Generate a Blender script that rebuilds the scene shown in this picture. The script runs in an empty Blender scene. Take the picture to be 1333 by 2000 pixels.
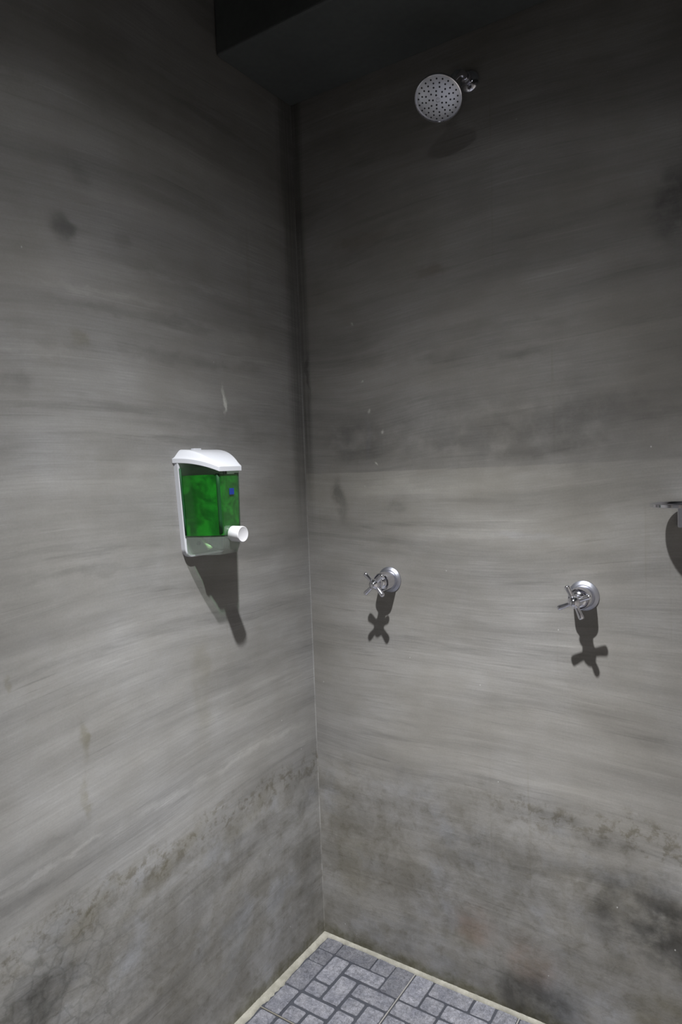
import bpy, bmesh, math, random
from mathutils import Vector, Matrix
random.seed(7)
PI = math.pi
sc = bpy.context.scene
COL = sc.collection

# ------------------------------------------------------------------ camera
cam_d = bpy.data.cameras.new('camera')
cam = bpy.data.objects.new('camera', cam_d)
COL.objects.link(cam)
cam_d.sensor_fit = 'HORIZONTAL'
cam_d.sensor_width = 24.0
cam_d.lens = 24.0 * 1333.1 / 1333.0
cam_d.clip_start = 0.02
yaw, pit, rol = 0.5878, -0.0644, -0.0386
f = Vector((-math.sin(yaw) * math.cos(pit), math.cos(yaw) * math.cos(pit), math.sin(pit)))
r0 = Vector((math.cos(yaw), math.sin(yaw), 0))
u0 = r0.cross(f)
rr = r0 * math.cos(rol) + u0 * math.sin(rol)
uu = u0 * math.cos(rol) - r0 * math.sin(rol)
cam.matrix_world = Matrix(((rr.x, uu.x, -f.x, 1.2196), (rr.y, uu.y, -f.y, -1.6465), (rr.z, uu.z, -f.z, 1.45), (0, 0, 0, 1)))
sc.camera = cam

# ------------------------------------------------------------------ light, world, exposure
sc.view_settings.view_transform = 'Standard'
sc.view_settings.look = 'None'
sc.view_settings.gamma = 1
sc.view_settings.use_curve_mapping = False
sc.view_settings.exposure = 0.0
w = bpy.data.worlds.new('world')
sc.world = w
w.use_nodes = True
w.node_tree.nodes['Background'].inputs[0].default_value = (0.5, 0.55, 0.7, 1)
w.node_tree.nodes['Background'].inputs[1].default_value = 0.01
LP = Vector((0.70, -0.95, 2.56))
POWER = 840.0
# beam of the ceiling spotlight: (cosine from straight down, relative strength)
BEAM = [(0.0, 0.0), (0.20, 0.0002), (0.37, 0.0006), (0.44, 0.0011), (0.51, 0.0038), (0.60, 0.0052), (0.73, 0.0185), (0.82, 0.058), (0.87, 0.130), (0.90, 0.205), (0.93, 0.345), (0.95, 0.46), (1.0, 0.54)]
AIM = Vector((-0.05, 0.16, -1.0)).normalized()
ld = bpy.data.lights.new('ceiling_spotlight_bulb', 'POINT')
ld.energy = POWER
ld.color = (0.97, 0.985, 1.0)
ld.shadow_soft_size = 0.022
ld.use_nodes = True
lt = ld.node_tree
em = lt.nodes['Emission']
geo = lt.nodes.new('ShaderNodeNewGeometry')
sx = lt.nodes.new('ShaderNodeVectorMath'); sx.operation = 'DOT_PRODUCT'; sx.inputs[1].default_value = AIM
ab = lt.nodes.new('ShaderNodeMath'); ab.operation = 'ABSOLUTE'
fc = lt.nodes.new('ShaderNodeFloatCurve')
cm = fc.mapping
cv = cm.curves[0]
cv.points[0].location = BEAM[0]
cv.points[1].location = BEAM[-1]
for p in BEAM[1:-1]:
    cv.points.new(*p)
for p in cv.points:
    p.handle_type = 'AUTO_CLAMPED'
cm.update()
lt.links.new(geo.outputs['Incoming'], sx.inputs[0])
lt.links.new(sx.outputs['Value'], ab.inputs[0])
lt.links.new(ab.outputs[0], fc.inputs['Value'])
lt.links.new(fc.outputs[0], em.inputs['Strength'])
lo = bpy.data.objects.new('ceiling_spotlight_bulb', ld)
lo.location = LP
COL.objects.link(lo)

# ------------------------------------------------------------------ node helpers
class NT:
    def __init__(s, name):
        s.m = bpy.data.materials.new(name)
        s.m.use_nodes = True
        s.t = s.m.node_tree
        s.b = s.t.nodes['Principled BSDF']
    def n(s, typ, **kw):
        o = s.t.nodes.new(typ)
        for k, v in kw.items():
            setattr(o, k, v)
        return o
    def l(s, a, b):
        s.t.links.new(a, b)
    def math(s, op, a, b=None, c=None, clamp=False):
        o = s.n('ShaderNodeMath', operation=op, use_clamp=clamp)
        for i, v in enumerate((a, b, c)):
            if v is None: continue
            if isinstance(v, (int, float)): o.inputs[i].default_value = v
            else: s.l(v, o.inputs[i])
        return o.outputs[0]
    def noise(s, vec, scale, detail=4, rough=0.55, dist=0.0):
        o = s.n('ShaderNodeTexNoise')
        o.inputs['Scale'].default_value = scale
        o.inputs['Detail'].default_value = detail
        o.inputs['Roughness'].default_value = rough
        o.inputs['Distortion'].default_value = dist
        s.l(vec, o.inputs['Vector'])
        return o.outputs['Fac']
    def ramp(s, fac, lo, hi, a=0.0, b=1.0, smooth=True):
        o = s.n('ShaderNodeMapRange')
        o.interpolation_type = 'SMOOTHSTEP' if smooth else 'LINEAR'
        o.inputs['From Min'].default_value = lo
        o.inputs['From Max'].default_value = hi
        o.inputs['To Min'].default_value = a
        o.inputs['To Max'].default_value = b
        s.l(fac, o.inputs['Value'])
        return o.outputs[0]
    def mapv(s, vec, loc=(0, 0, 0), rot=(0, 0, 0), scale=(1, 1, 1), typ='POINT'):
        o = s.n('ShaderNodeMapping', vector_type=typ)
        o.inputs['Location'].default_value = loc
        o.inputs['Rotation'].default_value = rot
        o.inputs['Scale'].default_value = scale
        s.l(vec, o.inputs['Vector'])
        return o.outputs[0]
    def mix(s, fac, a, b, mode='MIX'):
        o = s.n('ShaderNodeMix', data_type='RGBA', blend_type=mode)
        o.clamp_factor = True
        if isinstance(fac, (int, float)): o.inputs[0].default_value = fac
        else: s.l(fac, o.inputs[0])
        for i, v in ((6, a), (7, b)):
            if isinstance(v, tuple): o.inputs[i].default_value = (*v, 1)
            else: s.l(v, o.inputs[i])
        return o.outputs[2]
    def comb(s, x, y, z):
        o = s.n('ShaderNodeCombineXYZ')
        for i, v in enumerate((x, y, z)):
            if isinstance(v, (int, float)): o.inputs[i].default_value = v
            else: s.l(v, o.inputs[i])
        return o.outputs[0]

def simple(name, col, rough=0.5, metal=0.0, spec=0.5, trans=0.0, ior=1.45):
    t = NT(name)
    t.b.inputs['Base Color'].default_value = (*col, 1)
    t.b.inputs['Roughness'].default_value = rough
    t.b.inputs['Metallic'].default_value = metal
    t.b.inputs['Specular IOR Level'].default_value = spec
    t.b.inputs['Transmission Weight'].default_value = trans
    t.b.inputs['IOR'].default_value = ior
    return t

# stains, tonal patches and one painted beam offset on the two shower walls: (along the wall from the corner, height, half width, half height, tilt, strength, kind)
RB=[
    (0.181, 1.852, 0.007, 0.006, 0, 0.9, 'WH'),
    (0.271, 1.540, 0.007, 0.007, 0, 0.9, 'WH'),
    (0.251, 1.455, 0.005, 0.007, 0, 0.9, 'WH'),
    (0.209, 1.686, 0.007, 0.006, 0, 0.8, 'WH'),
    (0.231, 1.609, 0.007, 0.008, 0, 0.8, 'WH'),
    (0.572, 1.544, 0.704, 0.141, 0, 0.3, 'DK'),  # broad shade put into the colour to offset the stronger beam
    (0.181, 1.524, 0.129, 0.090, 0, 0.5, 'DK'),
    (0.637, 1.502, 0.416, 0.076, -3, 0.34, 'DK'),
    (0.856, 1.560, 0.246, 0.052, 0, 0.25, 'DK'),
    (0.407, 1.743, 0.447, 0.040, 0, 0.25, 'DK'),
    (0.618, 1.779, 0.339, 0.027, 0, 0.2, 'DK'),
    (0.121, 1.360, 0.029, 0.089, 10, 0.7, 'DK'),
    (0.307, 1.334, 0.045, 0.025, 0, 0.4, 'DK'),
    (0.026, 1.723, 0.009, 0.089, 0, 0.5, 'DK'),
    (0.214, 2.074, 0.132, 0.022, 0, 0.3, 'BR'),
    (0.428, 1.950, 0.073, 0.018, 0, 0.4, 'BR'),
    (1.012, 1.979, 0.069, 0.127, 0, 0.8, 'DK'),  # large dark patch high up at the far end
    (0.436, 1.726, 0.088, 0.018, 0, 0.2, 'DK'),
    (0.655, 1.712, 0.102, 0.017, 0, 0.25, 'DK'),
    (0.494, 1.263, 0.273, 0.024, 0, 0.2, 'LT'),
    (0.658, 1.261, 0.142, 0.015, 0, 0.3, 'BL'),
    (0.379, 1.379, 0.353, 0.055, 0, 0.22, 'LT'),
    (0.224, 1.524, 0.013, 0.086, 0, 0.35, 'BL'),
    (0.508, 0.202, 0.081, 0.080, 0, 0.45, 'RU'),
    (0.661, 0.159, 0.094, 0.084, 0, 0.4, 'RU'),
    (0.462, 0.156, 0.091, 0.059, 0, 0.3, 'OL'),
    (0.909, 0.369, 0.170, 0.152, 0, 0.85, 'DK'),
    (1.007, 0.342, 0.095, 0.159, 0, 0.9, 'DK'),
    (0.672, 0.060, 0.174, 0.098, 0, 1.0, 'DK'),
    (0.974, 0.143, 0.098, 0.076, 0, 0.5, 'OL'),
    (0.141, 0.406, 0.091, 0.096, 0, 0.3, 'DK'),
    (0.117, 0.272, 0.111, 0.178, 0, 0.35, 'OL'),
    (0.402, 0.224, 0.110, 0.120, 0, 0.35, 'BL'),
    (0.556, 0.388, 0.214, 0.127, 0, 0.3, 'DK'),
    (0.733, 0.560, 0.089, 0.029, 0, 0.35, 'DK'),
    (0.854, 0.528, 0.082, 0.032, 0, 0.45, 'DK'),
    (0.283, 0.488, 0.201, 0.091, 0, 0.25, 'BL'),
    (0.840, 1.253, 0.172, 0.036, 0, 0.12, 'LT'),
    (0.257, 1.106, 0.200, 0.175, 0, 0.1, 'LT'),
    (0.968, 0.801, 0.160, 0.024, 0, 0.2, 'DK'),
    (0.847, 0.926, 0.231, 0.037, 0, 0.14, 'DK'),
    (0.412, 0.991, 0.183, 0.070, 0, 0.12, 'LT'),
    (0.798, 1.541, 0.047, 0.238, 0, 0.1, 'DK'),
]
LB=[
    (0.782, 1.949, 0.042, 0.035, 0, 0.7, 'DK'),
    (0.732, 2.069, 0.037, 0.029, 0, 0.3, 'DK'),
    (0.631, 1.961, 0.039, 0.029, 0, 0.25, 'DK'),
    (0.756, 1.736, 0.032, 0.025, 0, 0.35, 'OL'),
    (0.902, 1.636, 0.051, 0.036, 0, 0.3, 'DK'),
    (0.337, 1.634, 0.008, 0.047, 0, 0.8, 'WH'),
    (0.804, 0.916, 0.013, 0.063, 0, 0.5, 'OL'),
    (0.809, 0.788, 0.011, 0.064, 0, 0.45, 'OL'),
    (0.465, 0.938, 0.045, 0.215, 0, 0.25, 'OL'),
    (0.958, 1.069, 0.008, 0.029, 0, 0.4, 'OL'),
    (0.937, 0.432, 0.093, 0.080, 0, 0.9, 'DK'),
    (0.879, 0.456, 0.033, 0.062, 0, 0.4, 'DK'),
    (0.186, 0.103, 0.138, 0.133, 0, 0.35, 'BL'),
    (0.084, 0.502, 0.111, 0.122, 0, 0.4, 'DK'),
    (0.076, 0.245, 0.100, 0.185, 0, 0.4, 'DK'),
    (0.234, 0.418, 0.196, 0.115, 0, 0.25, 'DK'),
    (0.602, 0.536, 0.198, 0.031, -20, 0.4, 'OL'),
    (0.334, 0.523, 0.179, 0.033, -20, 0.3, 'OL'),
    (0.786, 0.554, 0.149, 0.028, -20, 0.35, 'OL'),
    (0.905, 0.726, 0.149, 0.024, 0, 0.3, 'DK'),
    (0.942, 0.653, 0.163, 0.020, 0, 0.3, 'DK'),
    (0.918, 0.691, 0.188, 0.009, 0, 0.5, 'LT'),
    (0.591, 0.692, 0.306, 0.017, 0, 0.4, 'LT'),
    (0.236, 0.698, 0.259, 0.014, 0, 0.35, 'LT'),
    (0.859, 1.204, 0.330, 0.060, 0, 0.12, 'LT'),
    (0.485, 1.724, 0.410, 0.027, 0, 0.3, 'DK'),
    (0.557, 1.809, 0.394, 0.019, 0, 0.25, 'DK'),
    (0.693, 1.840, 0.234, 0.011, 0, 0.35, 'LT'),
    (0.422, 1.904, 0.243, 0.010, 0, 0.35, 'LT'),
    (0.263, 1.802, 0.202, 0.040, 0, 0.25, 'LT'),
    (0.866, 1.702, 0.128, 0.021, 0, 0.35, 'LT'),
    (0.358, 1.545, 0.355, 0.065, 0, 0.18, 'DK'),
    (0.735, 1.258, 0.255, 0.017, 0, 0.2, 'DK'),
    (0.484, 1.045, 0.051, 0.050, 0, 0.0, 'DK'),
    (0.276, 1.329, 0.122, 0.082, 0, 0.15, 'DK'),
    (0.531, 0.382, 0.329, 0.075, -15, 0.2, 'DK'),
    (0.436, 0.189, 0.273, 0.079, 0, 0.2, 'OL'),
]

KIND = {'DK': (0.42, 0.42, 0.42), 'OL': (0.62, 0.58, 0.42), 'BR': (0.55, 0.45, 0.38), 'LT': (1.5, 1.5, 1.5),
        'BL': (1.10, 1.14, 1.28), 'RU': (0.95, 0.70, 0.58), 'WH': (2.2, 2.25, 2.2)}

def wall_material(name, axis, blobs, seed, base=(0.240, 0.228, 0.208), seam=None):
    t = NT(name)
    tc = t.n('ShaderNodeTexCoord')
    sp = t.n('ShaderNodeSeparateXYZ')
    t.l(tc.outputs['Object'], sp.inputs[0])
    u = sp.outputs['X'] if axis == 'x' else t.math('MULTIPLY', sp.outputs['Y'], -1.0)
    z = sp.outputs['Z']
    raw = t.comb(u, z, seed)
    # wobble
    wob = t.noise(t.mapv(raw, scale=(0.9, 0.9, 1)), 1.0, 1.5, 0.4)
    zz = t.math('ADD', z, t.math('MULTIPLY', t.math('SUBTRACT', wob, 0.5), 0.26))
    st = t.comb(u, zz, seed)
    edge = t.noise(raw, 14, 5, 0.6)
    edge2 = t.noise(t.mapv(raw, loc=(4, 7, 0)), 14, 5, 0.6)
    # broad trowel sweeps, medium and fine brush lines
    broad = t.noise(t.mapv(st, scale=(1.3, 9.0, 1)), 1.0, 4, 0.6, 0.3)
    med = t.noise(t.mapv(st, scale=(3.0, 42.0, 1)), 1.0, 4, 0.62, 0.2)
    fine = t.noise(t.mapv(st, scale=(7.0, 230.0, 1)), 1.0, 3, 0.7)
    patch = t.noise(t.mapv(raw, loc=(3, 1, 0)), 3.2, 7, 0.62)
    grain = t.noise(t.mapv(raw, loc=(3, 1, 0)), 210, 3, 0.7)
    up = t.ramp(t.math('ADD', z, t.math('MULTIPLY', t.math('SUBTRACT', edge, 0.5), 0.22)), 0.46, 0.66)
    v = t.ramp(broad, 0.28, 0.74, 0.78, 1.20, False)
    v = t.math('MULTIPLY', v, t.ramp(med, 0.25, 0.75, 0.91, 1.09, False))
    sk1 = t.noise(t.mapv(st, loc=(2, 0, 0), scale=(1.9, 21.0, 1)), 1.0, 6, 0.62, 0.5)
    sk2 = t.noise(t.mapv(st, loc=(7, 3, 0), scale=(1.5, 30.0, 1)), 1.0, 6, 0.66, 0.5)
    v = t.math('MULTIPLY', v, t.ramp(sk1, 0.57, 0.68, 1.0, 0.86))
    sk3 = t.noise(t.mapv(st, loc=(1, 8, 0), scale=(2.6, 95.0, 1)), 1.0, 4, 0.6, 0.2)
    v = t.math('MULTIPLY', v, t.ramp(sk3, 0.63, 0.70, 1.0, 0.84))
    sk4 = t.noise(t.mapv(st, loc=(5, 2, 0), scale=(2.2, 120.0, 1)), 1.0, 4, 0.6, 0.2)
    v = t.math('MULTIPLY', v, t.ramp(sk4, 0.65, 0.71, 1.0, 1.13))
    v = t.math('MULTIPLY', v, t.ramp(sk2, 0.58, 0.70, 1.0, 1.12))
    fs = t.math('ADD', 0.35, t.math('MULTIPLY', up, 0.65))
    fv = t.math('MULTIPLY', t.math('SUBTRACT', fine, 0.5), t.math('MULTIPLY', fs, t.ramp(patch, 0.40, 0.64, 0.12, 0.62)))
    v = t.math('MULTIPLY', v, t.math('ADD', 1.0, fv))
    v = t.math('MULTIPLY', v, t.ramp(patch, 0.25, 0.75, 0.82, 1.18, False))
    v = t.math('MULTIPLY', v, t.ramp(grain, 0.2, 0.8, 0.93, 1.07, False))
    col = t.mix(t.ramp(patch, 0.3, 0.7), base, (base[0] * 0.98, base[1], base[2] * 1.05))
    col = t.mix(1.0, col, t.comb(v, v, v), 'MULTIPLY')
    # plaster seam: paler strip below it
    if seam:
        zs, amt, depth = seam
        se = t.math('SUBTRACT', zs, t.math('ADD', z, t.math('MULTIPLY', t.math('SUBTRACT', wob, 0.5), 0.03)))
        m = t.math('MULTIPLY', t.ramp(se, 0.0, 0.004), t.ramp(se, 0.0, depth, 1.0, 0.0))
        m = t.math('MULTIPLY', m, t.ramp(t.math('ADD', u, t.math('MULTIPLY', edge, 0.3)), 0.6, 1.1, 1.0, 0.45))
        col = t.mix(m, col, t.mix(1.0, col, (amt, amt, amt * 0.98), 'MULTIPLY'))
    # stains and painted tonal patches
    du = t.math('MULTIPLY', t.math('SUBTRACT', edge, 0.5), 0.06)
    dz = t.math('MULTIPLY', t.math('SUBTRACT', edge2, 0.5), 0.06)
    warp = t.comb(t.math('ADD', u, du), t.math('ADD', z, dz), 0.0)
    for (bu, bz, wu, wz, ang, stg, kind) in blobs:
        vec = t.mapv(warp, (bu, bz, 0), (0, 0, math.radians(ang)), (wu * 1.35, wz * 1.35, 1.0), 'TEXTURE')
        g = t.n('ShaderNodeTexGradient', gradient_type='QUADRATIC_SPHERE')
        t.l(vec, g.inputs[0])
        k = t.ramp(g.outputs['Fac'], 0.0, 0.55, 0.0, stg)
        k = t.math('MULTIPLY', k, t.ramp(edge, 0.3, 0.62, 0.35, 1.15))
        col = t.mix(k, col, t.mix(1.0, col, KIND[kind], 'MULTIPLY'))
    # band down the inner corner, darker towards the top
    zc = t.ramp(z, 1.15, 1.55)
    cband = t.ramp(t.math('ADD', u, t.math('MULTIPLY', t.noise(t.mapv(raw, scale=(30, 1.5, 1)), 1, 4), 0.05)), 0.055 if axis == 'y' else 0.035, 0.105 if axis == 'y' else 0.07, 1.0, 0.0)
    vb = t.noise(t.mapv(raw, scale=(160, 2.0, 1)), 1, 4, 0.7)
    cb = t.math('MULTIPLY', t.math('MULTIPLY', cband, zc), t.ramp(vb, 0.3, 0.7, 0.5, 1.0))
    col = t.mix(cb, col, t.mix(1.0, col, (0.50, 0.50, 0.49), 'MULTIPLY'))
    # soap and damp grime on the lowest part
    low = t.math('SUBTRACT', 1.0, up)
    g1 = t.noise(t.mapv(raw, loc=(9, 2, 0)), 9, 9, 0.68, 0.4)
    g2 = t.noise(t.mapv(raw, loc=(1, 5, 0)), 34, 8, 0.7, 0.3)
    gm = t.math('MULTIPLY', t.ramp(g1, 0.38, 0.62), 0.55)
    gm = t.math('ADD', gm, t.math('MULTIPLY', t.ramp(g2, 0.48, 0.68), 0.35))
    gm = t.math('MULTIPLY', gm, low, clamp=True)
    col = t.mix(gm, col, t.mix(1.0, col, (0.57, 0.55, 0.49), 'MULTIPLY'))
    lb = t.math('MULTIPLY', t.ramp(t.noise(t.mapv(raw, loc=(5, 5, 0)), 6, 6, 0.6), 0.5, 0.68), low)
    col = t.mix(t.math('MULTIPLY', lb, 0.6), col, t.mix(1.0, col, (1.05, 1.1, 1.22), 'MULTIPLY'))
    # scaly edge of the grime
    ez = t.math('ADD', z, t.math('MULTIPLY', t.math('SUBTRACT', edge, 0.5), 0.16))
    eb = t.math('MULTIPLY', t.ramp(ez, 0.50, 0.56), t.ramp(ez, 0.57, 0.62, 1.0, 0.0))
    eb = t.math('MULTIPLY', eb, t.ramp(g2, 0.47, 0.60))
    if axis == 'x': eb = t.math('MULTIPLY', eb, t.ramp(u, 0.4, 0.75))
    col = t.mix(t.math('MULTIPLY', eb, 0.6), col, t.mix(1.0, col, (0.52, 0.48, 0.38), 'MULTIPLY'))
    # mildew line along the floor joint
    fz = t.math('ADD', z, t.math('MULTIPLY', t.math('SUBTRACT', edge, 0.5), 0.09))
    fl = t.ramp(fz, 0.012, 0.05, 0.75, 0.0)
    col = t.mix(t.math('MULTIPLY', fl, t.ramp(g2, 0.3, 0.6, 0.4, 1.0)), col, t.mix(1.0, col, (0.42, 0.41, 0.25), 'MULTIPLY'))
    # crackle low down away from the corner
    vo = t.n('ShaderNodeTexVoronoi', feature='DISTANCE_TO_EDGE')
    vo.inputs['Scale'].default_value = 26
    t.l(warp, vo.inputs['Vector'])
    ck = t.math('MULTIPLY', t.ramp(vo.outputs['Distance'], 0.0, 0.10, 1.0, 0.0), t.math('MULTIPLY', t.ramp(u, 0.6, 0.9), t.ramp(z, 0.5, 0.64, 1.0, 0.0)))
    if axis == 'y':
        col = t.mix(t.math('MULTIPLY', ck, 0.4), col, t.mix(1.0, col, (0.5, 0.52, 0.5), 'MULTIPLY'))
    # lime specks and faint vertical runs
    vo2 = t.n('ShaderNodeTexVoronoi', feature='F1')
    vo2.inputs['Scale'].default_value = 24
    vo2.inputs['Randomness'].default_value = 1.0
    t.l(t.mapv(raw, scale=(1, 0.8, 1)), vo2.inputs['Vector'])
    sr = t.n('ShaderNodeSeparateColor')
    t.l(vo2.outputs['Color'], sr.inputs[0])
    sk = t.math('MULTIPLY', t.ramp(vo2.outputs['Distance'], 0.025, 0.05, 1.0, 0.0), t.ramp(sr.outputs[0], 0.80, 0.83))
    col = t.mix(t.math('MULTIPLY', sk, 0.55), col, (0.55, 0.55, 0.53))
    runs = t.noise(t.mapv(raw, scale=(48, 1.1, 1)), 1, 4, 0.6)
    rm = t.math('MULTIPLY', t.ramp(runs, 0.60, 0.72), t.ramp(patch, 0.42, 0.6))
    col = t.mix(t.math('MULTIPLY', rm, 0.30), col, t.mix(1.0, col, (0.75, 0.72, 0.62), 'MULTIPLY'))
    t.l(col, t.b.inputs['Base Color'])
    t.l(t.ramp(med, 0.2, 0.8, 0.48, 0.66), t.b.inputs['Roughness'])
    t.b.inputs['Specular IOR Level'].default_value = 0.3
    bp = t.n('ShaderNodeBump')
    bp.inputs['Strength'].default_value = 0.25
    bp.inputs['Distance'].default_value = 0.002
    h = t.math('ADD', t.math('MULTIPLY', fine, 0.25), t.math('ADD', t.math('MULTIPLY', med, 0.6), t.math('MULTIPLY', t.math('MULTIPLY', g2, low), 1.4)))
    t.l(h, bp.inputs['Height'])
    t.l(bp.outputs[0], t.b.inputs['Normal'])
    return t.m

M = {}
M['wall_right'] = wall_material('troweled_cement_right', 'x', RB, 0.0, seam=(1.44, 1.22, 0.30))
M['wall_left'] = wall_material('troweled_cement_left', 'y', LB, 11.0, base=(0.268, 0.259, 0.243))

def cement(name, c, k=0.12):
    t = NT(name)
    tc = t.n('ShaderNodeTexCoord')
    n1 = t.noise(tc.outputs['Object'], 2.5, 6, 0.6)
    n2 = t.noise(tc.outputs['Object'], 60, 4, 0.6)
    v = t.math('MULTIPLY', t.ramp(n1, 0.3, 0.7, 1 - k, 1 + k), t.ramp(n2, 0.3, 0.7, 0.95, 1.05))
    t.l(t.mix(1.0, c, t.comb(v, v, v), 'MULTIPLY'), t.b.inputs['Base Color'])
    t.b.inputs['Roughness'].default_value = 0.6
    t.b.inputs['Specular IOR Level'].default_value = 0.3
    return t.m
def bounce_toned():  # unseen walls: invented pale and dark zones that steer bounce light
    t = NT('bounce_tone_pale_below_dark_above')
    tc = t.n('ShaderNodeTexCoord'); sp = t.n('ShaderNodeSeparateXYZ'); t.l(tc.outputs['Object'], sp.inputs[0])
    n1 = t.noise(tc.outputs['Object'], 3, 5, 0.6)
    v = t.ramp(n1, 0.3, 0.7, 0.95, 1.05)
    c = t.mix(t.ramp(sp.outputs['Z'], 1.698, 1.702), (0.80, 0.745, 0.68), (0.09, 0.088, 0.083))
    t.l(t.mix(1.0, c, t.comb(v, v, v), 'MULTIPLY'), t.b.inputs['Base Color'])
    t.b.inputs['Roughness'].default_value = 0.6
    return t.m
M['cement'] = bounce_toned()
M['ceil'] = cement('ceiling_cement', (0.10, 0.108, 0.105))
M['door'] = simple('door_paint', (0.55, 0.55, 0.56), 0.4).m

def stone(name, dull):
    t = NT(name)
    tc = t.n('ShaderNodeTexCoord')
    o = tc.outputs['Object']
    at = t.n('ShaderNodeAttribute', attribute_name='tone')
    n1 = t.noise(o, 22, 6, 0.6)
    n2 = t.noise(o, 320, 4, 0.75)
    n3 = t.noise(o, 95, 6, 0.7, 0.6)
    c = t.mix(t.ramp(n1, 0.3, 0.7), (0.140, 0.142, 0.166), (0.215, 0.214, 0.236))
    v = t.math('MULTIPLY', t.ramp(n2, 0.32, 0.68, 0.60, 1.40, False), t.ramp(n3, 0.34, 0.66, 0.62, 1.36, False))
    v = t.math('MULTIPLY', v, at.outputs['Fac'])
    c = t.mix(1.0, c, t.comb(v, v, v), 'MULTIPLY')
    t.l(c, t.b.inputs['Base Color'])
    t.b.inputs['Roughness'].default_value = 0.42
    t.b.inputs['Specular IOR Level'].default_value = 0.4
    bp = t.n('ShaderNodeBump'); bp.inputs['Strength'].default_value = 0.35; bp.inputs['Distance'].default_value = 0.001
    t.l(t.math('ADD', n2, n3), bp.inputs['Height']); t.l(bp.outputs[0], t.b.inputs['Normal'])
    return t.m
M['stone'] = stone('stone_tile', False)
M['groove'] = cement('dark_tile_groove', (0.045, 0.047, 0.057), 0.25)
def groutm():
    t = NT('cream_grout')
    tc = t.n('ShaderNodeTexCoord'); o = tc.outputs['Object']
    n1 = t.noise(o, 28, 6, 0.65); n2 = t.noise(o, 200, 4, 0.6)
    c = t.mix(t.ramp(n1, 0.35, 0.68), (0.23, 0.22, 0.185), (0.34, 0.325, 0.28))
    c = t.mix(t.ramp(n2, 0.5, 0.75, 0, 0.5), c, (0.24, 0.23, 0.17))
    t.l(c, t.b.inputs['Base Color']); t.b.inputs['Roughness'].default_value = 0.75
    return t.m
M['grout'] = groutm()
M['joint'] = cement('tan_tile_joint', (0.20, 0.185, 0.155), 0.2)
M['metal_joint'] = cement('pale_tile_joint', (0.24, 0.23, 0.22), 0.15)
M['chrome'] = simple('chrome', (0.78, 0.78, 0.84), 0.14, 1.0).m
M['brushed'] = simple('satin_chrome', (0.46, 0.47, 0.53), 0.42, 1.0).m
def faceplate():
    t = simple('satin_spray_face', (0.66, 0.67, 0.72), 0.30, 0.55)
    return t.m
M['face'] = faceplate()
M['nozzle'] = simple('dark_rubber_nozzle', (0.015, 0.016, 0.022), 0.5).m
M['white'] = simple('white_plastic', (0.64, 0.65, 0.69), 0.28, 0, 0.5).m
M['knobwhite'] = simple('white_plastic_knob', (0.66, 0.655, 0.68), 0.3, 0, 0.5).m
M['plate'] = simple('grey_white_back_plastic', (0.70, 0.71, 0.72), 0.4).m
M['blue'] = simple('blue_sticker', (0.015, 0.04, 0.26), 0.4).m
M['dark'] = simple('dark_screw', (0.01, 0.02, 0.015), 0.5).m
def clearplastic(name, tint, glossy=0.10, milk=0.0):
    m = bpy.data.materials.new(name); m.use_nodes = True
    t = m.node_tree; t.nodes.clear()
    out = t.nodes.new('ShaderNodeOutputMaterial')
    tr = t.nodes.new('ShaderNodeBsdfTransparent'); tr.inputs[0].default_value = (*tint, 1)
    gl = t.nodes.new('ShaderNodeBsdfGlossy'); gl.inputs['Roughness'].default_value = 0.12
    gl.inputs[0].default_value = (0.9, 0.95, 0.9, 1)
    df = t.nodes.new('ShaderNodeBsdfDiffuse'); df.inputs[0].default_value = (0.45, 0.5, 0.46, 1)
    lw = t.nodes.new('ShaderNodeLayerWeight'); lw.inputs[0].default_value = 0.25
    mr = t.nodes.new('ShaderNodeMapRange'); mr.inputs['To Min'].default_value = glossy * 0.4; mr.inputs['To Max'].default_value = 0.55
    t.links.new(lw.outputs['Facing'], mr.inputs['Value'])
    m1 = t.nodes.new('ShaderNodeMixShader'); m1.inputs[0].default_value = milk
    m2 = t.nodes.new('ShaderNodeMixShader')
    t.links.new(tr.outputs[0], m1.inputs[1]); t.links.new(df.outputs[0], m1.inputs[2])
    t.links.new(mr.outputs[0], m2.inputs[0]); t.links.new(m1.outputs[0], m2.inputs[1]); t.links.new(gl.outputs[0], m2.inputs[2])
    t.links.new(m2.outputs[0], out.inputs[0])
    return m
M['clear'] = clearplastic('clear_green_tinted_plastic', (0.80, 0.93, 0.82), 0.05, 0.0)
M['frost'] = clearplastic('frosted_clear_plastic', (0.80, 0.84, 0.80), 0.05, 0.22)
M['tube'] = simple('pale_green_tube', (0.50, 0.72, 0.38), 0.3).m
def soapm():
    t = NT('green_liquid_soap')
    tc = t.n('ShaderNodeTexCoord'); o = tc.outputs['Object']
    n1 = t.noise(o, 26, 4, 0.6, 0.8)
    n2 = t.noise(o, 120, 3, 0.6, 0.5)
    c = t.mix(t.ramp(n1, 0.35, 0.7), (0.012, 0.13, 0.016), (0.03, 0.34, 0.03))
    t.l(c, t.b.inputs['Base Color'])
    t.b.inputs['Roughness'].default_value = 0.15
    t.b.inputs['Transmission Weight'].default_value = 0.35
    t.b.inputs['IOR'].default_value = 1.25
    t.b.inputs['Subsurface Weight'].default_value = 0.0
    bp = t.n('ShaderNodeBump'); bp.inputs['Strength'].default_value = 0.3; bp.inputs['Distance'].default_value = 0.002
    t.l(n2, bp.inputs['Height']); t.l(bp.outputs[0], t.b.inputs['Normal'])
    return t.m
M['soap'] = soapm()
M['darkgreen'] = simple('dark_green_refraction', (0.012, 0.075, 0.025), 0.6).m
M['lampwhite'] = simple('white_lamp_housing', (0.7, 0.7, 0.7), 0.4).m

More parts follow.
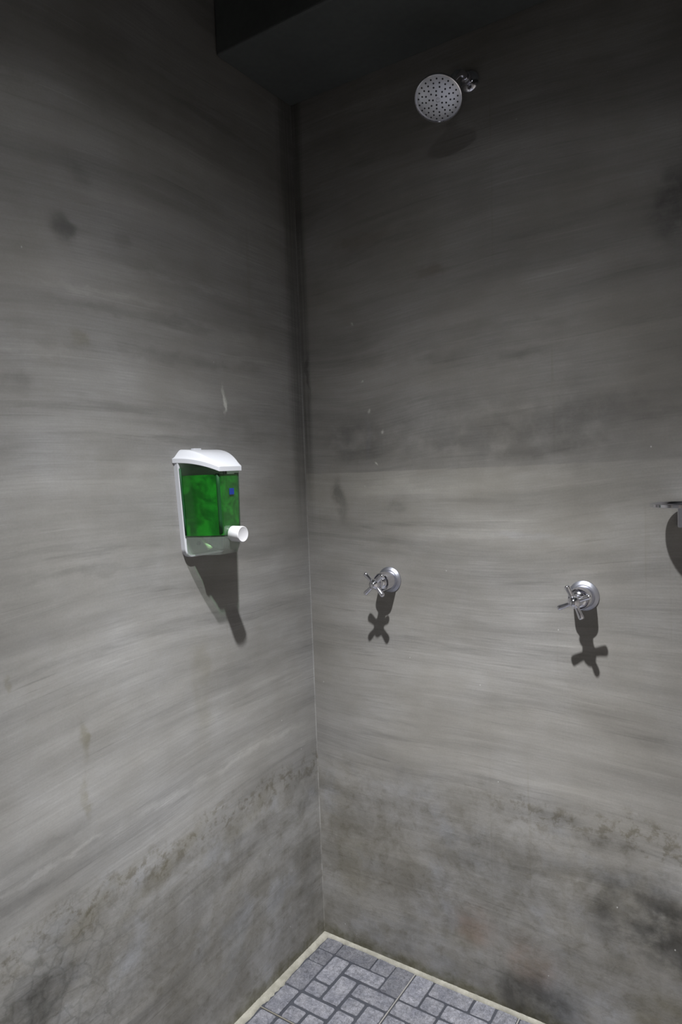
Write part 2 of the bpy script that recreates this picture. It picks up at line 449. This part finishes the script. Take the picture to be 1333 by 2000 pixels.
# ------------------------------------------------------------------ mesh helpers
def link(name, me, mat, parent=None, mw=None, smooth=False, bevel=0):
    o = bpy.data.objects.new(name, me)
    COL.objects.link(o)
    if isinstance(mat, (list, tuple)):
        for m in mat: me.materials.append(m)
    else:
        me.materials.append(mat)
    if parent: o.parent = parent
    if mw is not None: o.matrix_local = mw
    if smooth:
        for p in me.polygons: p.use_smooth = True
    if bevel:
        b = o.modifiers.new('b', 'BEVEL'); b.width = bevel; b.segments = 3; b.limit_method = 'ANGLE'; b.angle_limit = math.radians(40)
    return o
def from_bm(name, bm, mat, parent=None, mw=None, smooth=False, bevel=0, autos=None):
    bmesh.ops.recalc_face_normals(bm, faces=bm.faces)
    if autos is not None:
        for f_ in bm.faces: f_.smooth = True
        for e in bm.edges:
            if len(e.link_faces) == 2 and e.calc_face_angle(0) > math.radians(autos): e.smooth = False
    me = bpy.data.meshes.new(name)
    bm.to_mesh(me); bm.free()
    return link(name, me, mat, parent, mw, smooth, bevel)
def box_bm(bm, x0, x1, y0, y1, z0, z1):
    vs = [bm.verts.new((x, y, z)) for x in (x0, x1) for y in (y0, y1) for z in (z0, z1)]
    for q in ((0, 1, 3, 2), (4, 6, 7, 5), (0, 4, 5, 1), (2, 3, 7, 6), (0, 2, 6, 4), (1, 5, 7, 3)):
        bm.faces.new([vs[i] for i in q])
    return bm
def lathe_bm(prof, seg=48, bm=None, close=True):
    """prof: (radius, height) along +Z"""
    bm = bm or bmesh.new()
    rings = []
    for r, h in prof:
        if r < 1e-6: rings.append([bm.verts.new((0, 0, h))])
        else: rings.append([bm.verts.new((r * math.cos(2 * PI * i / seg), r * math.sin(2 * PI * i / seg), h)) for i in range(seg)])
    for a, b in zip(rings, rings[1:]):
        if len(a) == 1 and len(b) == 1: continue
        for i in range(seg):
            j = (i + 1) % seg
            if len(a) == 1: bm.faces.new((a[0], b[j], b[i]))
            elif len(b) == 1: bm.faces.new((a[i], a[j], b[0]))
            else: bm.faces.new((a[i], a[j], b[j], b[i]))
    return bm
def tube_bm(pts, rad, seg=20, bm=None, cap=True):
    bm = bm or bmesh.new()
    pts = [Vector(p) for p in pts]
    rads = rad if isinstance(rad, (list, tuple)) else [rad] * len(pts)
    rings = []
    nrm = None
    for i, p in enumerate(pts):
        d = (pts[min(i + 1, len(pts) - 1)] - pts[max(i - 1, 0)]).normalized()
        if nrm is None:
            nrm = d.orthogonal().normalized()
        nrm = (nrm - d * nrm.dot(d)).normalized()
        bn = d.cross(nrm)
        rings.append([bm.verts.new(p + (nrm * math.cos(2 * PI * k / seg) + bn * math.sin(2 * PI * k / seg)) * rads[i]) for k in range(seg)])
    for a, b in zip(rings, rings[1:]):
        for i in range(seg):
            j = (i + 1) % seg
            bm.faces.new((a[i], a[j], b[j], b[i]))
    if cap:
        bm.faces.new(rings[0]); bm.faces.new(rings[-1])
    return bm
def axis_matrix(origin, zdir, xhint=(1, 0, 0)):
    zd = Vector(zdir).normalized()
    xd = Vector(xhint); xd = (xd - zd * xd.dot(zd)).normalized()
    yd = zd.cross(xd)
    o = Vector(origin)
    return Matrix(((xd.x, yd.x, zd.x, o.x), (xd.y, yd.y, zd.y, o.y), (xd.z, yd.z, zd.z, o.z), (0, 0, 0, 1)))
def empty(name, mw, label, cat, group=None):
    o = bpy.data.objects.new(name, None)
    o.empty_display_size = 0.05
    COL.objects.link(o)
    o.matrix_world = mw
    o['label'] = label; o['category'] = cat
    if group: o['group'] = group
    return o
def struct(o):
    o['kind'] = 'structure'
    return o

# ------------------------------------------------------------------ the setting
X1, Y1, ZS, ZC = 1.46, -1.95, 2.497, 2.75      # far walls, soffit underside, main ceiling
SOFF = -0.305                                   # front edge of the lowered soffit
def wall_grid(name, a0, a1, z0, z1, axis, mat, n=60, thick=0.12, flip=1):
    """front face with slight unevenness, thickness behind"""
    bm = bmesh.new()
    nz = 100
    g = []
    for i in range(n + 1):
        row = []
        for j in range(nz + 1):
            a = a0 + (a1 - a0) * i / n; z = z0 + (z1 - z0) * j / nz
            row.append(bm.verts.new((a, 0, z) if axis == 'x' else (0, -a, z)))
        g.append(row)
    for i in range(n):
        for j in range(nz):
            bm.faces.new((g[i][j], g[i + 1][j], g[i + 1][j + 1], g[i][j + 1]))
    # back
    d = Vector((0, thick, 0)) if axis == 'x' else Vector((-thick, 0, 0))
    ring = [g[i][0] for i in range(n + 1)] + [g[n][j] for j in range(1, nz + 1)] + [g[i][nz] for i in range(n - 1, -1, -1)] + [g[0][j] for j in range(nz - 1, 0, -1)]
    back = [bm.verts.new(v.co + d) for v in ring]
    for i in range(len(ring)):
        j = (i + 1) % len(ring)
        bm.faces.new((ring[i], back[i], back[j], ring[j]))
    bm.faces.new(back)
    return struct(from_bm(name, bm, mat))
wall_grid('wall_back', 0, X1, 0, ZC, 'x', M['wall_right'])
wall_grid('wall_left', 0, -Y1, 0, ZC, 'y', M['wall_left'])
WZ = 1.70     # the two unseen walls: pale up to here, dark above, toned to shape the bounce
struct(from_bm('wall_right', box_bm(bmesh.new(), X1, X1 + 0.12, Y1, 0, 0, ZC), M['cement']))
struct(from_bm('wall_front', box_bm(bmesh.new(), 0, X1, Y1 - 0.12, Y1, 0, ZC), M['cement']))
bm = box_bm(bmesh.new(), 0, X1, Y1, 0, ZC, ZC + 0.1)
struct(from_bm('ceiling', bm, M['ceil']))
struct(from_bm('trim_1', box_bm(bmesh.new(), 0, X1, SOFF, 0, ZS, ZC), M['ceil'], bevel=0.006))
# rounded cement coves where the two walls meet each other and the soffit
def cove(name, path, d1, d2, R, mat):
    bm = bmesh.new(); rows = []
    for p in path:
        p = Vector(p); c = p + d1 * R + d2 * R
        row = [bm.verts.new(p)] + [bm.verts.new(c - (d1 * math.cos(t_) + d2 * math.sin(t_)) * R) for t_ in [PI / 2 * k / 8 for k in range(9)]]
        rows.append(row)
    for a, b in zip(rows, rows[1:]):
        for k in range(10):
            j = (k + 1) % 10
            bm.faces.new((a[k], a[j], b[j], b[k]))
    bm.faces.new(rows[0]); bm.faces.new(rows[-1])
    return struct(from_bm(name, bm, mat, autos=30))
ux, uy, uz = Vector((1, 0, 0)), Vector((0, -1, 0)), Vector((0, 0, 1))
cove('trim_2', [(0, 0, 0.004 + (ZS - 0.004) * i / 20) for i in range(21)], ux, uy, 0.0025, M['wall_left'])

# floor: patterned stone-look tiles with sunk grooves between the blocks
XB = [0.018, 0.079, 0.140, 0.200, 0.262, 0.3225]
YB = [-0.006, -0.062, -0.116, -0.172, -0.226, -0.276, -0.328]
def floor_mesh():
    bm = bmesh.new()
    tone = bm.loops.layers.float_color.new('tone')
    def block(x0, x1, y0, y1, tn, gap=0.0034, h=0.0, cr=0.006):
        x0 += gap; x1 -= gap; y0 -= gap; y1 += gap
        cr = min(cr, (x1 - x0) * .3, (y0 - y1) * .3)
        def outline(ins, z):
            pts = []
            for cx, cy, a0 in ((x1 - cr, y0 - cr, 0), (x0 + cr, y0 - cr, 90), (x0 + cr, y1 + cr, 180), (x1 - cr, y1 + cr, 270)):
                for k in range(4):
                    a = math.radians(a0 + 30 * k)
                    jx = random.uniform(-.0006, .0006)
                    pts.append((cx + (cr - ins) * math.cos(a) + jx, cy + (cr - ins) * math.sin(a) + jx, z))
            return [bm.verts.new(p) for p in pts]
        a = outline(0, -0.0015); b = outline(0.0010, h)
        fs = []
        for i in range(len(a)):
            j = (i + 1) % len(a)
            fs.append(bm.faces.new((a[i], a[j], b[j], b[i])))
        fs.append(bm.faces.new(b))
        for f_ in fs:
            f_.material_index = 0
            for lp in f_.loops: lp[tone] = (tn, tn, tn, 1)
    def plane(x0, x1, y0, y1, z, mi):
        vs = [bm.verts.new(p) for p in ((x0, y1, z), (x1, y1, z), (x1, y0, z), (x0, y0, z))]
        f_ = bm.faces.new(vs); f_.material_index = mi
        for lp in f_.loops: lp[tone] = (1, 1, 1, 1)
    # (column from, column to, row from, row to)
    patA = [(0, 1, 0, 1), (1, 3, 0, 1), (3, 4, 0, 1), (4, 5, 0, 2), (0, 1, 1, 2), (1, 2, 1, 3), (2, 4, 1, 2), (0, 1, 2, 4), (1, 2, 3, 4), (2, 3, 2, 4),
            (3, 5, 2, 3), (3, 4, 3, 4), (4, 5, 3, 5), (0, 1, 4, 6), (1, 3, 4, 5), (3, 4, 4, 6), (1, 2, 5, 6), (2, 3, 5, 6), (4, 5, 5, 6)]
    patB = [(0, 1, 0, 2), (1, 3, 0, 1), (3, 4, 0, 1), (4, 5, 0, 2), (1, 2, 1, 2), (2, 4, 1, 2), (0, 2, 2, 3), (2, 3, 2, 4), (3, 4, 2, 3), (4, 5, 2, 4),
            (0, 1, 3, 5), (1, 2, 3, 4), (3, 4, 3, 5), (1, 3, 4, 5), (4, 5, 4, 5), (0, 2, 5, 6), (2, 3, 5, 6), (3, 5, 5, 6)]
    nx = int((X1 - 0.018) / 0.3045) + 1
    ny = int(-Y1 / 0.322) + 1
    for ix in range(nx):
        for iy in range(ny):
            ox = ix * 0.3045; oy = -iy * 0.322
            flipx = (ix + iy) % 2 == 1
            pat = patA if not flipx else patB
            for (c0, c1, r0_, r1) in pat:
                x0, x1, y0, y1 = XB[c0] + ox, XB[c1] + ox, YB[r0_] + oy, YB[r1] + oy
                if c0 == 0: x0 += 0.001
                if x0 > X1 - .01 or y0 < Y1 + .01: continue
                x1 = min(x1, X1); y1 = max(y1, Y1)
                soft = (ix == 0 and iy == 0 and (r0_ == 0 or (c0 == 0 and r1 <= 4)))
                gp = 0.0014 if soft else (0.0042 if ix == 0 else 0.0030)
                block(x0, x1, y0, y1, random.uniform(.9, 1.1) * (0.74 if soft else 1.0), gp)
    plane(0, X1, 0, Y1, -0.0022, 1)
    # joints between tiles
    for ix in range(1, nx):
        x = XB[0] + ix * 0.3045
        if x < X1: box(bm, tone, x - 0.0016, x + 0.0016, Y1, -0.008, -0.002, 0.0004, 3)
    for iy in range(1, ny):
        y = -0.006 - iy * 0.322
        box(bm, tone, 0.016, X1, y - 0.0014, y + 0.0014, -0.002, 0.0002, 2)
    return bm
def box(bm, tone, x0, x1, y0, y1, z0, z1, mi):
    n0 = len(bm.faces)
    box_bm(bm, x0, x1, y0, y1, z0, z1)
    bm.faces.ensure_lookup_table()
    for f_ in bm.faces[n0:]:
        f_.material_index = mi
        for lp in f_.loops: lp[tone] = (1, 1, 1, 1)
bm = floor_mesh()
# slab below
n0 = len(bm.faces)
box_bm(bm, 0, X1, Y1, 0, -0.12, -0.003)
bm.faces.ensure_lookup_table()
for f_ in bm.faces[n0:]: f_.material_index = 1
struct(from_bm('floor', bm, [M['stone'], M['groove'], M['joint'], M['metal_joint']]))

def grout_strip(name, axis, L, wfun):
    bm = bmesh.new()
    n = int(L / 0.006)
    rows = []
    for i in range(n + 1):
        s = L * i / n
        wd = wfun(s)
        sec = [(0.0, -0.002), (0.0, 0.0075), (wd * .35, 0.0058), (wd * .8, 0.0034), (wd, -0.002)]
        row = []
        for k, (d, z) in enumerate(sec):
            j = random.uniform(-.0005, .0005) if 0 < k < 4 else 0
            row.append(bm.verts.new((s, -d, z + j) if axis == 'x' else (d, -s, z + j)))
        rows.append(row)
    for a, b in zip(rows, rows[1:]):
        for k in range(4): bm.faces.new((a[k], a[k + 1], b[k + 1], b[k]))
    bm.faces.new(rows[0]); bm.faces.new(rows[-1])
    return struct(from_bm(name, bm, M['grout'], autos=50))
def wl(s):
    b = 0.0165 + 0.0012 * math.sin(s * 37) + 0.001 * math.sin(s * 91) + random.uniform(-.0006, .0006)
    if 0.225 < s < 0.315: b += 0.004 + 0.002 * math.sin(s * 300)
    return b
def wr(s):
    return 0.0095 + 0.001 * math.sin(s * 29) + 0.0008 * math.sin(s * 83) + random.uniform(-.0006, .0006)
grout_strip('trim_3', 'y', -Y1, wl)
grout_strip('trim_4', 'x', X1, wr)

# invented door behind the photographer, added for bounce light and bright reflections
struct(from_bm('added_door_1', box_bm(bmesh.new(), 0.30, 1.05, Y1, Y1 + 0.03, 0.006, 2.05), M['door'], bevel=0.004))

# ------------------------------------------------------------------ ceiling spotlight (above the frame)
t = empty('ceiling_spotlight', Matrix.Translation(LP), 'round white surface mounted spotlight on the ceiling above the shower', 'lamp')
H = ZC - LP.z
from_bm('housing', lathe_bm([(0.050, H), (0.060, H), (0.060, -0.01), (0.056, -0.012), (0.053, -0.008), (0.053, 0.05), (0.045, 0.07), (0.0, 0.07)], 48), M['lampwhite'], t, autos=40)

# ------------------------------------------------------------------ shower valves
def valve(x, z, rot, label):
    t = empty('shower_valve', axis_matrix((x, 0, z), (0, -1, 0), (1, 0, 0)), label, 'tap', 'cross handle shower valves')
    # local: +Z out of the wall, +X along the wall to the right, +Y up? (z cross x)
    from_bm('flange', lathe_bm([(0.0350, -0.002), (0.0360, 0.0005), (0.0356, 0.0025), (0.0345, 0.0035), (0.029, 0.0085), (0.0270, 0.0092), (0.0, 0.0092)], 64), M['brushed'], t, autos=35)
    from_bm('sleeve', lathe_bm([(0.0262, 0.008), (0.0264, 0.012), (0.0262, 0.034), (0.0254, 0.047), (0.0246, 0.0495), (0.0226, 0.0500), (0.0210, 0.0475), (0.0205, 0.042), (0.0, 0.042)], 48), M['chrome'], t, autos=35)
    hd = from_bm('handle', lathe_bm([(0.0, 0.043), (0.0175, 0.044), (0.0188, 0.048), (0.0190, 0.0525), (0.0172, 0.0545), (0.0160, 0.0548), (0.0125, 0.0590), (0.0110, 0.066), (0.0112, 0.073),
                                     (0.0134, 0.0765), (0.0146, 0.082), (0.0142, 0.088), (0.0122, 0.0925), (0.0085, 0.0950), (0.0080, 0.0962), (0.0056, 0.0980), (0.0, 0.0988)], 40), M['chrome'], t, autos=50)
    for k in range(4):
        a = rot + k * PI / 2
        d = Vector((math.cos(a), math.sin(a), 0))
        L = 0.0395
        pts, rad = [], []
        prof = [(0.008, .0056), (0.014, .0053), (0.022, .0056), (0.030, .0062), (0.036, .0065), (0.0390, .0059), (0.0408, .0040), (0.0415, .0016)]
        for s, r_ in prof:
            pts.append(d * s + Vector((0, 0, 0.084 + 0.003 * (s / L) ** 2))); rad.append(r_)
        from_bm('spoke', tube_bm(pts, rad, 16), M['chrome'], hd, smooth=True)
    return t
valve(0.2777, 1.1335, math.radians(43), 'chrome cross-handled shower valve nearer the wall corner, spokes set as an X')
valve(0.8050, 1.1260, math.radians(24), 'chrome cross-handled shower valve below the soap dish, farther from the corner')

# ------------------------------------------------------------------ shower head
DC = Vector((0.5300, -0.14, 2.2925))
DN = Vector((0.12, -0.57, -0.81)).normalized()
t = empty('shower_head', Matrix.Translation((0.551, 0, 2.384)), 'round chrome shower head with dotted spray face on a short wall arm', 'shower head')
inv = t.matrix_world.inverted()
fw = inv @ axis_matrix((0.551, 0, 2.384), (0, -1, 0))
from_bm('flange', lathe_bm([(0.0255, -0.002), (0.0262, 0.001), (0.025, 0.004), (0.021, 0.008), (0.015, 0.011), (0.011, 0.0125), (0.0, 0.0125)], 48), M['chrome'], t, fw, autos=40)
back = DC - DN * 0.050
arm_pts = [Vector((0.551, 0.0, 2.384)), Vector((0.551, -0.02, 2.384)), Vector((0.551, -0.040, 2.3835)), Vector((0.5500, -0.055, 2.381)), Vector((0.548, -0.068, 2.374)), Vector((0.5440, -0.079, 2.362)), Vector((0.539, -0.088, 2.348))]
end = back + (-DN) * 0.012
arm_pts.append(end)
from_bm('arm', tube_bm([p - Vector((0.551, 0, 2.384)) for p in arm_pts], 0.0088, 20), M['chrome'], t, smooth=True)
from_bm('nut', lathe_bm([(0.0095, 0.012), (0.0125, 0.013), (0.0135, 0.016), (0.0135, 0.026), (0.012, 0.029), (0.0095, 0.030)], 8), M['chrome'], t, fw)
hm = inv @ axis_matrix(DC, DN)
R = 0.0545
head = from_bm('head', lathe_bm([(0.0, -0.060), (0.012, -0.058), (0.015, -0.050), (0.012, -0.042), (0.015, -0.037), (0.017, -0.033), (0.024, -0.026), (0.036, -0.018), (0.047, -0.012), (R, -0.006), (R + .0008, -0.002), (R, 0.0012), (R - .0018, 0.0018), (R - .0028, 0.0004), (R - .0032, -0.001)], 72), M['chrome'], t, hm, autos=50)
face = from_bm('spray_face', lathe_bm([(0.0, 0.0052), (0.006, 0.0050), (0.02, 0.0044), (0.035, 0.0028), (0.046, 0.0008), (R - .003, -0.001)], 64), M['face'], head, autos=30)
def fz(r_):
    return 0.0052 - 0.0061 * (r_ / (R - .003)) ** 2
holes = []
# nozzles lie along curved rows
for ring_r, cnt, off in ((0.0115, 5, 0.3), (0.0200, 9, 0.0), (0.0285, 13, 0.1), (0.0370, 17, 0.0), (0.0452, 21, 0.07)):
    for k in range(cnt):
        a = off + 2 * PI * k / cnt
        holes.append((ring_r * math.cos(a), ring_r * math.sin(a)))
for hx, hy in holes:
    r_ = math.hypot(hx, hy)
    nb = lathe_bm([(0.0021, -0.001), (0.0020, 0.0007), (0.0012, 0.0013), (0.0, 0.0014)], 10)
    from_bm('nozzle', nb, M['nozzle'], head, Matrix.Translation((hx, hy, fz(r_))), smooth=True)
from_bm('center_screw', lathe_bm([(0.0055, -0.0005), (0.0052, 0.0010), (0.0042, 0.0012), (0.0038, 0.0004), (0.0022, 0.0004), (0.0018, 0.0012), (0, 0.0014)], 24), M['face'], head, Matrix.Translation((0, 0, 0.0050)), autos=30)

# ------------------------------------------------------------------ soap dish at the right edge
cx, dz, dp, dr = 1.022, 1.3420, 0.072, 0.0585
t = empty('soap_dish', Matrix.Translation((cx, 0, dz)), 'thin round chrome soap dish on a wall bracket at the right edge', 'soap dish')
dish = from_bm('dish', lathe_bm([(0.0, 0.0), (0.052, 0.0), (dr - .0015, 0.0004), (dr, 0.0016), (dr, 0.0072), (dr - .0008, 0.0080), (dr - .0025, 0.0080), (dr - .0035, 0.0070), (0.052, 0.0030), (0.044, 0.0020), (0.0, 0.0020)], 72), M['chrome'], t, Matrix.Translation((0, -dp, 0)), autos=40)
for k in range(5):
    from_bm('slot', box_bm(bmesh.new(), -0.016 + k * 0.008 - .0012, -0.016 + k * 0.008 + .0012, -0.022, 0.022, 0.0020, 0.0023), M['nozzle'], dish)
bm = bmesh.new()
box_bm(bm, -0.014, 0.020, -0.010, 0.001, -0.050, 0.002)
from_bm('wall_plate', bm, M['chrome'], t, bevel=0.003)
from_bm('bracket_arm', tube_bm([(0.003, -0.008, -0.012), (0.003, -0.020, -0.010), (0.003, -0.032, -0.004), (0.003, -0.045, -0.001)], [0.007, 0.0065, 0.006, 0.005], 16), M['chrome'], t, smooth=True)

# ------------------------------------------------------------------ soap dispenser on the left wall
t = empty('soap_dispenser', Matrix.Translation((0, -0.4385, 1.250)), 'wall soap dispenser with white lid and clear tank of green liquid soap', 'soap dispenser')
def hb(z):      # half width at the wall for a height above the base
    return 0.070 + (0.0825 - 0.070) * min(z / 0.226, 1)
def hf(z):      # half width of the front face
    return 0.0325 + (0.0375 - 0.0325) * min(z / 0.2, 1)
# back plate with rounded lower corners and a raised rim
def plate_outline(ins, zb=0.0):
    pts = []
    rc = 0.022 - ins
    zt = 0.232
    for k in range(9):
        a = PI + PI / 2 * k / 8
        pts.append((-(hb(0.02) - ins) + rc + rc * math.cos(a), zb + ins + rc + rc * math.sin(a)))
    for k in range(9):
        a = 1.5 * PI + PI / 2 * k / 8
        pts.append(((hb(0.02) - ins) - rc + rc * math.cos(a), zb + ins + rc + rc * math.sin(a)))
    pts.append((hb(zt) - ins, zt)); pts.append((-(hb(zt) - ins), zt))
    return pts
bm = bmesh.new()
o0 = plate_outline(0); o1 = plate_outline(0.0015); o2 = plate_outline(0.0055); o3 = plate_outline(0.0055)
rows = []
for pts, x in ((o0, 0.0), (o0, 0.0125), (o1, 0.0140), (o2, 0.0140), (o3, 0.007)):
    rows.append([bm.verts.new((x, y, z)) for y, z in pts])
for a, b in zip(rows, rows[1:]):
    for i in range(len(a)):
        j = (i + 1) % len(a)
        bm.faces.new((a[i], a[j], b[j], b[i]))
bm.faces.new(rows[0])
fc_ = bm.faces.new(rows[-1]); fc_.material_index = 1
from_bm('back_plate', bm, [M['white'], M['plate']], t, autos=40)

def section(z, ins, xb=0.0125, xf=0.1005, n=6, bulge=0.0035):
    """plan outline of the tank at a height: trapezoid, side walls gently bowed, rounded front corners"""
    b_, f_ = hb(z) - 0.004 - ins, hf(z) - ins
    xf -= ins
    rc = 0.007
    half = []
    N = 7
    for k in range(N):
        s = k / N
        x = xb + (xf - rc - xb) * s
        half.append((x, b_ + (f_ + 0.002 - b_) * s + bulge * math.sin(PI * s)))
    for k in range(5):
        a = PI / 2 * (1 - k / 4)
        half.append((xf - rc + rc * math.cos(a), f_ - rc + rc * math.sin(a)))
    return [(x, y) for x, y in half] + [(x, -y) for x, y in reversed(half)]
def loft(name, zs, ins, mat, parent, capb=True, capt=True, xfun=None, xb=0.0125, mw=None):
    bm = bmesh.new(); rows = []
    for z in zs:
        rows.append([bm.verts.new((x, y, z)) for x, y in section(z, ins, xb, xfun(z) if xfun else 0.1005)])
    for a, b in zip(rows, rows[1:]):
        for i in range(len(a)):
            j = (i + 1) % len(a)
            bm.faces.new((a[i], a[j], b[j], b[i]))
    if capb: bm.faces.new(rows[0])
    if capt: bm.faces.new(rows[-1])
    return from_bm(name, bm, mat, parent, mw, autos=40)
tank = loft('tank', [0.050, 0.09, 0.13, 0.17, 0.215], 0.0, M['clear'], t)
loft('liquid_soap', [0.0525, 0.09, 0.13, 0.17, 0.196], 0.0022, M['soap'], tank, xb=0.0145)
# added dark bars imitate the dark refraction along the tank edges
for sgn in (-1, 1):
    pts = [(0.0925, sgn * (hf(z) - 0.0050), z) for z in (0.058, 0.09, 0.13, 0.17, 0.198)]
    from_bm('corner_refraction_bar', tube_bm(pts, 0.0050, 12), M['darkgreen'], tank, smooth=True)
    pts = [(0.0165, sgn * (hb(z) - 0.0035), z) for z in (0.054, 0.09, 0.13, 0.17, 0.213)]
    from_bm('back_refraction_bar', tube_bm(pts, 0.0022, 8), M['darkgreen'], tank, smooth=True)
# frosted lower housing open to the bottom
def xlow(z): return 0.1005 - 0.012 * max(0, (0.05 - z) / 0.045) ** 2
loft('lower_housing', [0.006, 0.018, 0.03, 0.0495], 0.0005, M['frost'], t, capb=False, capt=False, xfun=xlow)
# screw on the back plate seen through the housing
from_bm('screw', lathe_bm([(0.0055, 0.0), (0.005, 0.003), (0.003, 0.004), (0, 0.004)], 16), M['dark'], t, axis_matrix((0.0070, -0.022, 0.030), (1, 0, 0), (0, 1, 0)), smooth=True)
# pump body, spout and push knob
pump = from_bm('pump', lathe_bm([(0.0, 0.0), (0.017, 0.0), (0.0185, 0.004), (0.0185, 0.030), (0.012, 0.040), (0.0, 0.042)], 32), M['frost'], t, axis_matrix((0.040, -0.002, 0.034), (1, 0, -0.12), (0, 1, 0)), autos=40)
from_bm('spout', tube_bm([(0.040, -0.046, 0.047), (0.047, -0.041, 0.038), (0.055, -0.035, 0.026), (0.058, -0.033, 0.019)], [0.003, 0.004, 0.0058, 0.0068], 14), M['tube'], t, smooth=True)
knob = from_bm('push_knob', lathe_bm([(0.0, 0.0), (0.0175, 0.0), (0.0187, 0.0015), (0.0190, 0.030), (0.0186, 0.0325), (0.0176, 0.0334), (0.0170, 0.0333), (0.0164, 0.0330), (0.0, 0.0334)], 48), M['knobwhite'], t, axis_matrix((0.0985, 0.003, 0.0535), (1, 0, -0.03), (0, 1, 0)), autos=40)
from_bm('shaft', lathe_bm([(0.0, -0.03), (0.010, -0.03), (0.010, 0.001), (0.0, 0.001)], 24), M['frost'], knob, autos=40)
# blue sticker on the front
from_bm('sticker', box_bm(bmesh.new(), 0.1006, 0.1011, -0.004, 0.012, 0.147, 0.162), M['blue'], t, bevel=0.0002)['label'] = 'small blue square sticker'
# lid
bm = bmesh.new()
NS, NTT = 36, 72
xb_, xf_ = 0.0, 0.1045
def lid_w(s): return 0.0865 + (0.0388 - 0.0865) * s + 0.004 * math.sin(PI * s)
def lid_b(s): return 0.226 - 0.0235 * s ** 2.3
def lid_l(s): return lid_b(s) + 0.0115
def lid_t(s): return lid_l(s) + 0.0205 * max(0, 1 - s ** 2.0) ** 0.95
def gx(tt, s):
    q = min(1, (1 - abs(tt)) / (0.34 - 0.20 * s))
    return q * q * (3 - 2 * q)
top = []
for i in range(NS + 1):
    s = i / NS
    row = []
    for j in range(NTT + 1):
        tt = -1 + 2 * j / NTT
        row.append(bm.verts.new((xb_ + (xf_ - xb_) * s, tt * lid_w(s), lid_l(s) + (lid_t(s) - lid_l(s)) * gx(tt, s))))
    top.append(row)
bot = []
for i in range(NS + 1):
    s = i / NS
    bot.append([bm.verts.new((xb_ + (xf_ - xb_) * s, (-1 + 2 * j / NTT) * lid_w(s), lid_b(s))) for j in range(NTT + 1)])
for i in range(NS):
    for j in range(NTT):
        bm.faces.new((top[i][j], top[i + 1][j], top[i + 1][j + 1], top[i][j + 1]))
        bm.faces.new((bot[i][j], bot[i][j + 1], bot[i + 1][j + 1], bot[i + 1][j]))
for i in range(NS):
    for j in (0, NTT):
        bm.faces.new((top[i][j], top[i + 1][j], bot[i + 1][j], bot[i][j]))
for j in range(NTT):
    for i in (0, NS):
        bm.faces.new((top[i][j], top[i][j + 1], bot[i][j + 1], bot[i][j]))
lid = from_bm('lid', bm, M['white'], t, autos=45)
lid.modifiers.new('b', 'BEVEL').width = 0.0012
lid.modifiers['b'].segments = 2; lid.modifiers['b'].limit_method = 'ANGLE'; lid.modifiers['b'].angle_limit = math.radians(50)
from_bm('latch', box_bm(bmesh.new(), 0.002, 0.014, -0.026, -0.002, 0.2535, 0.2608), M['white'], lid, bevel=0.0012)
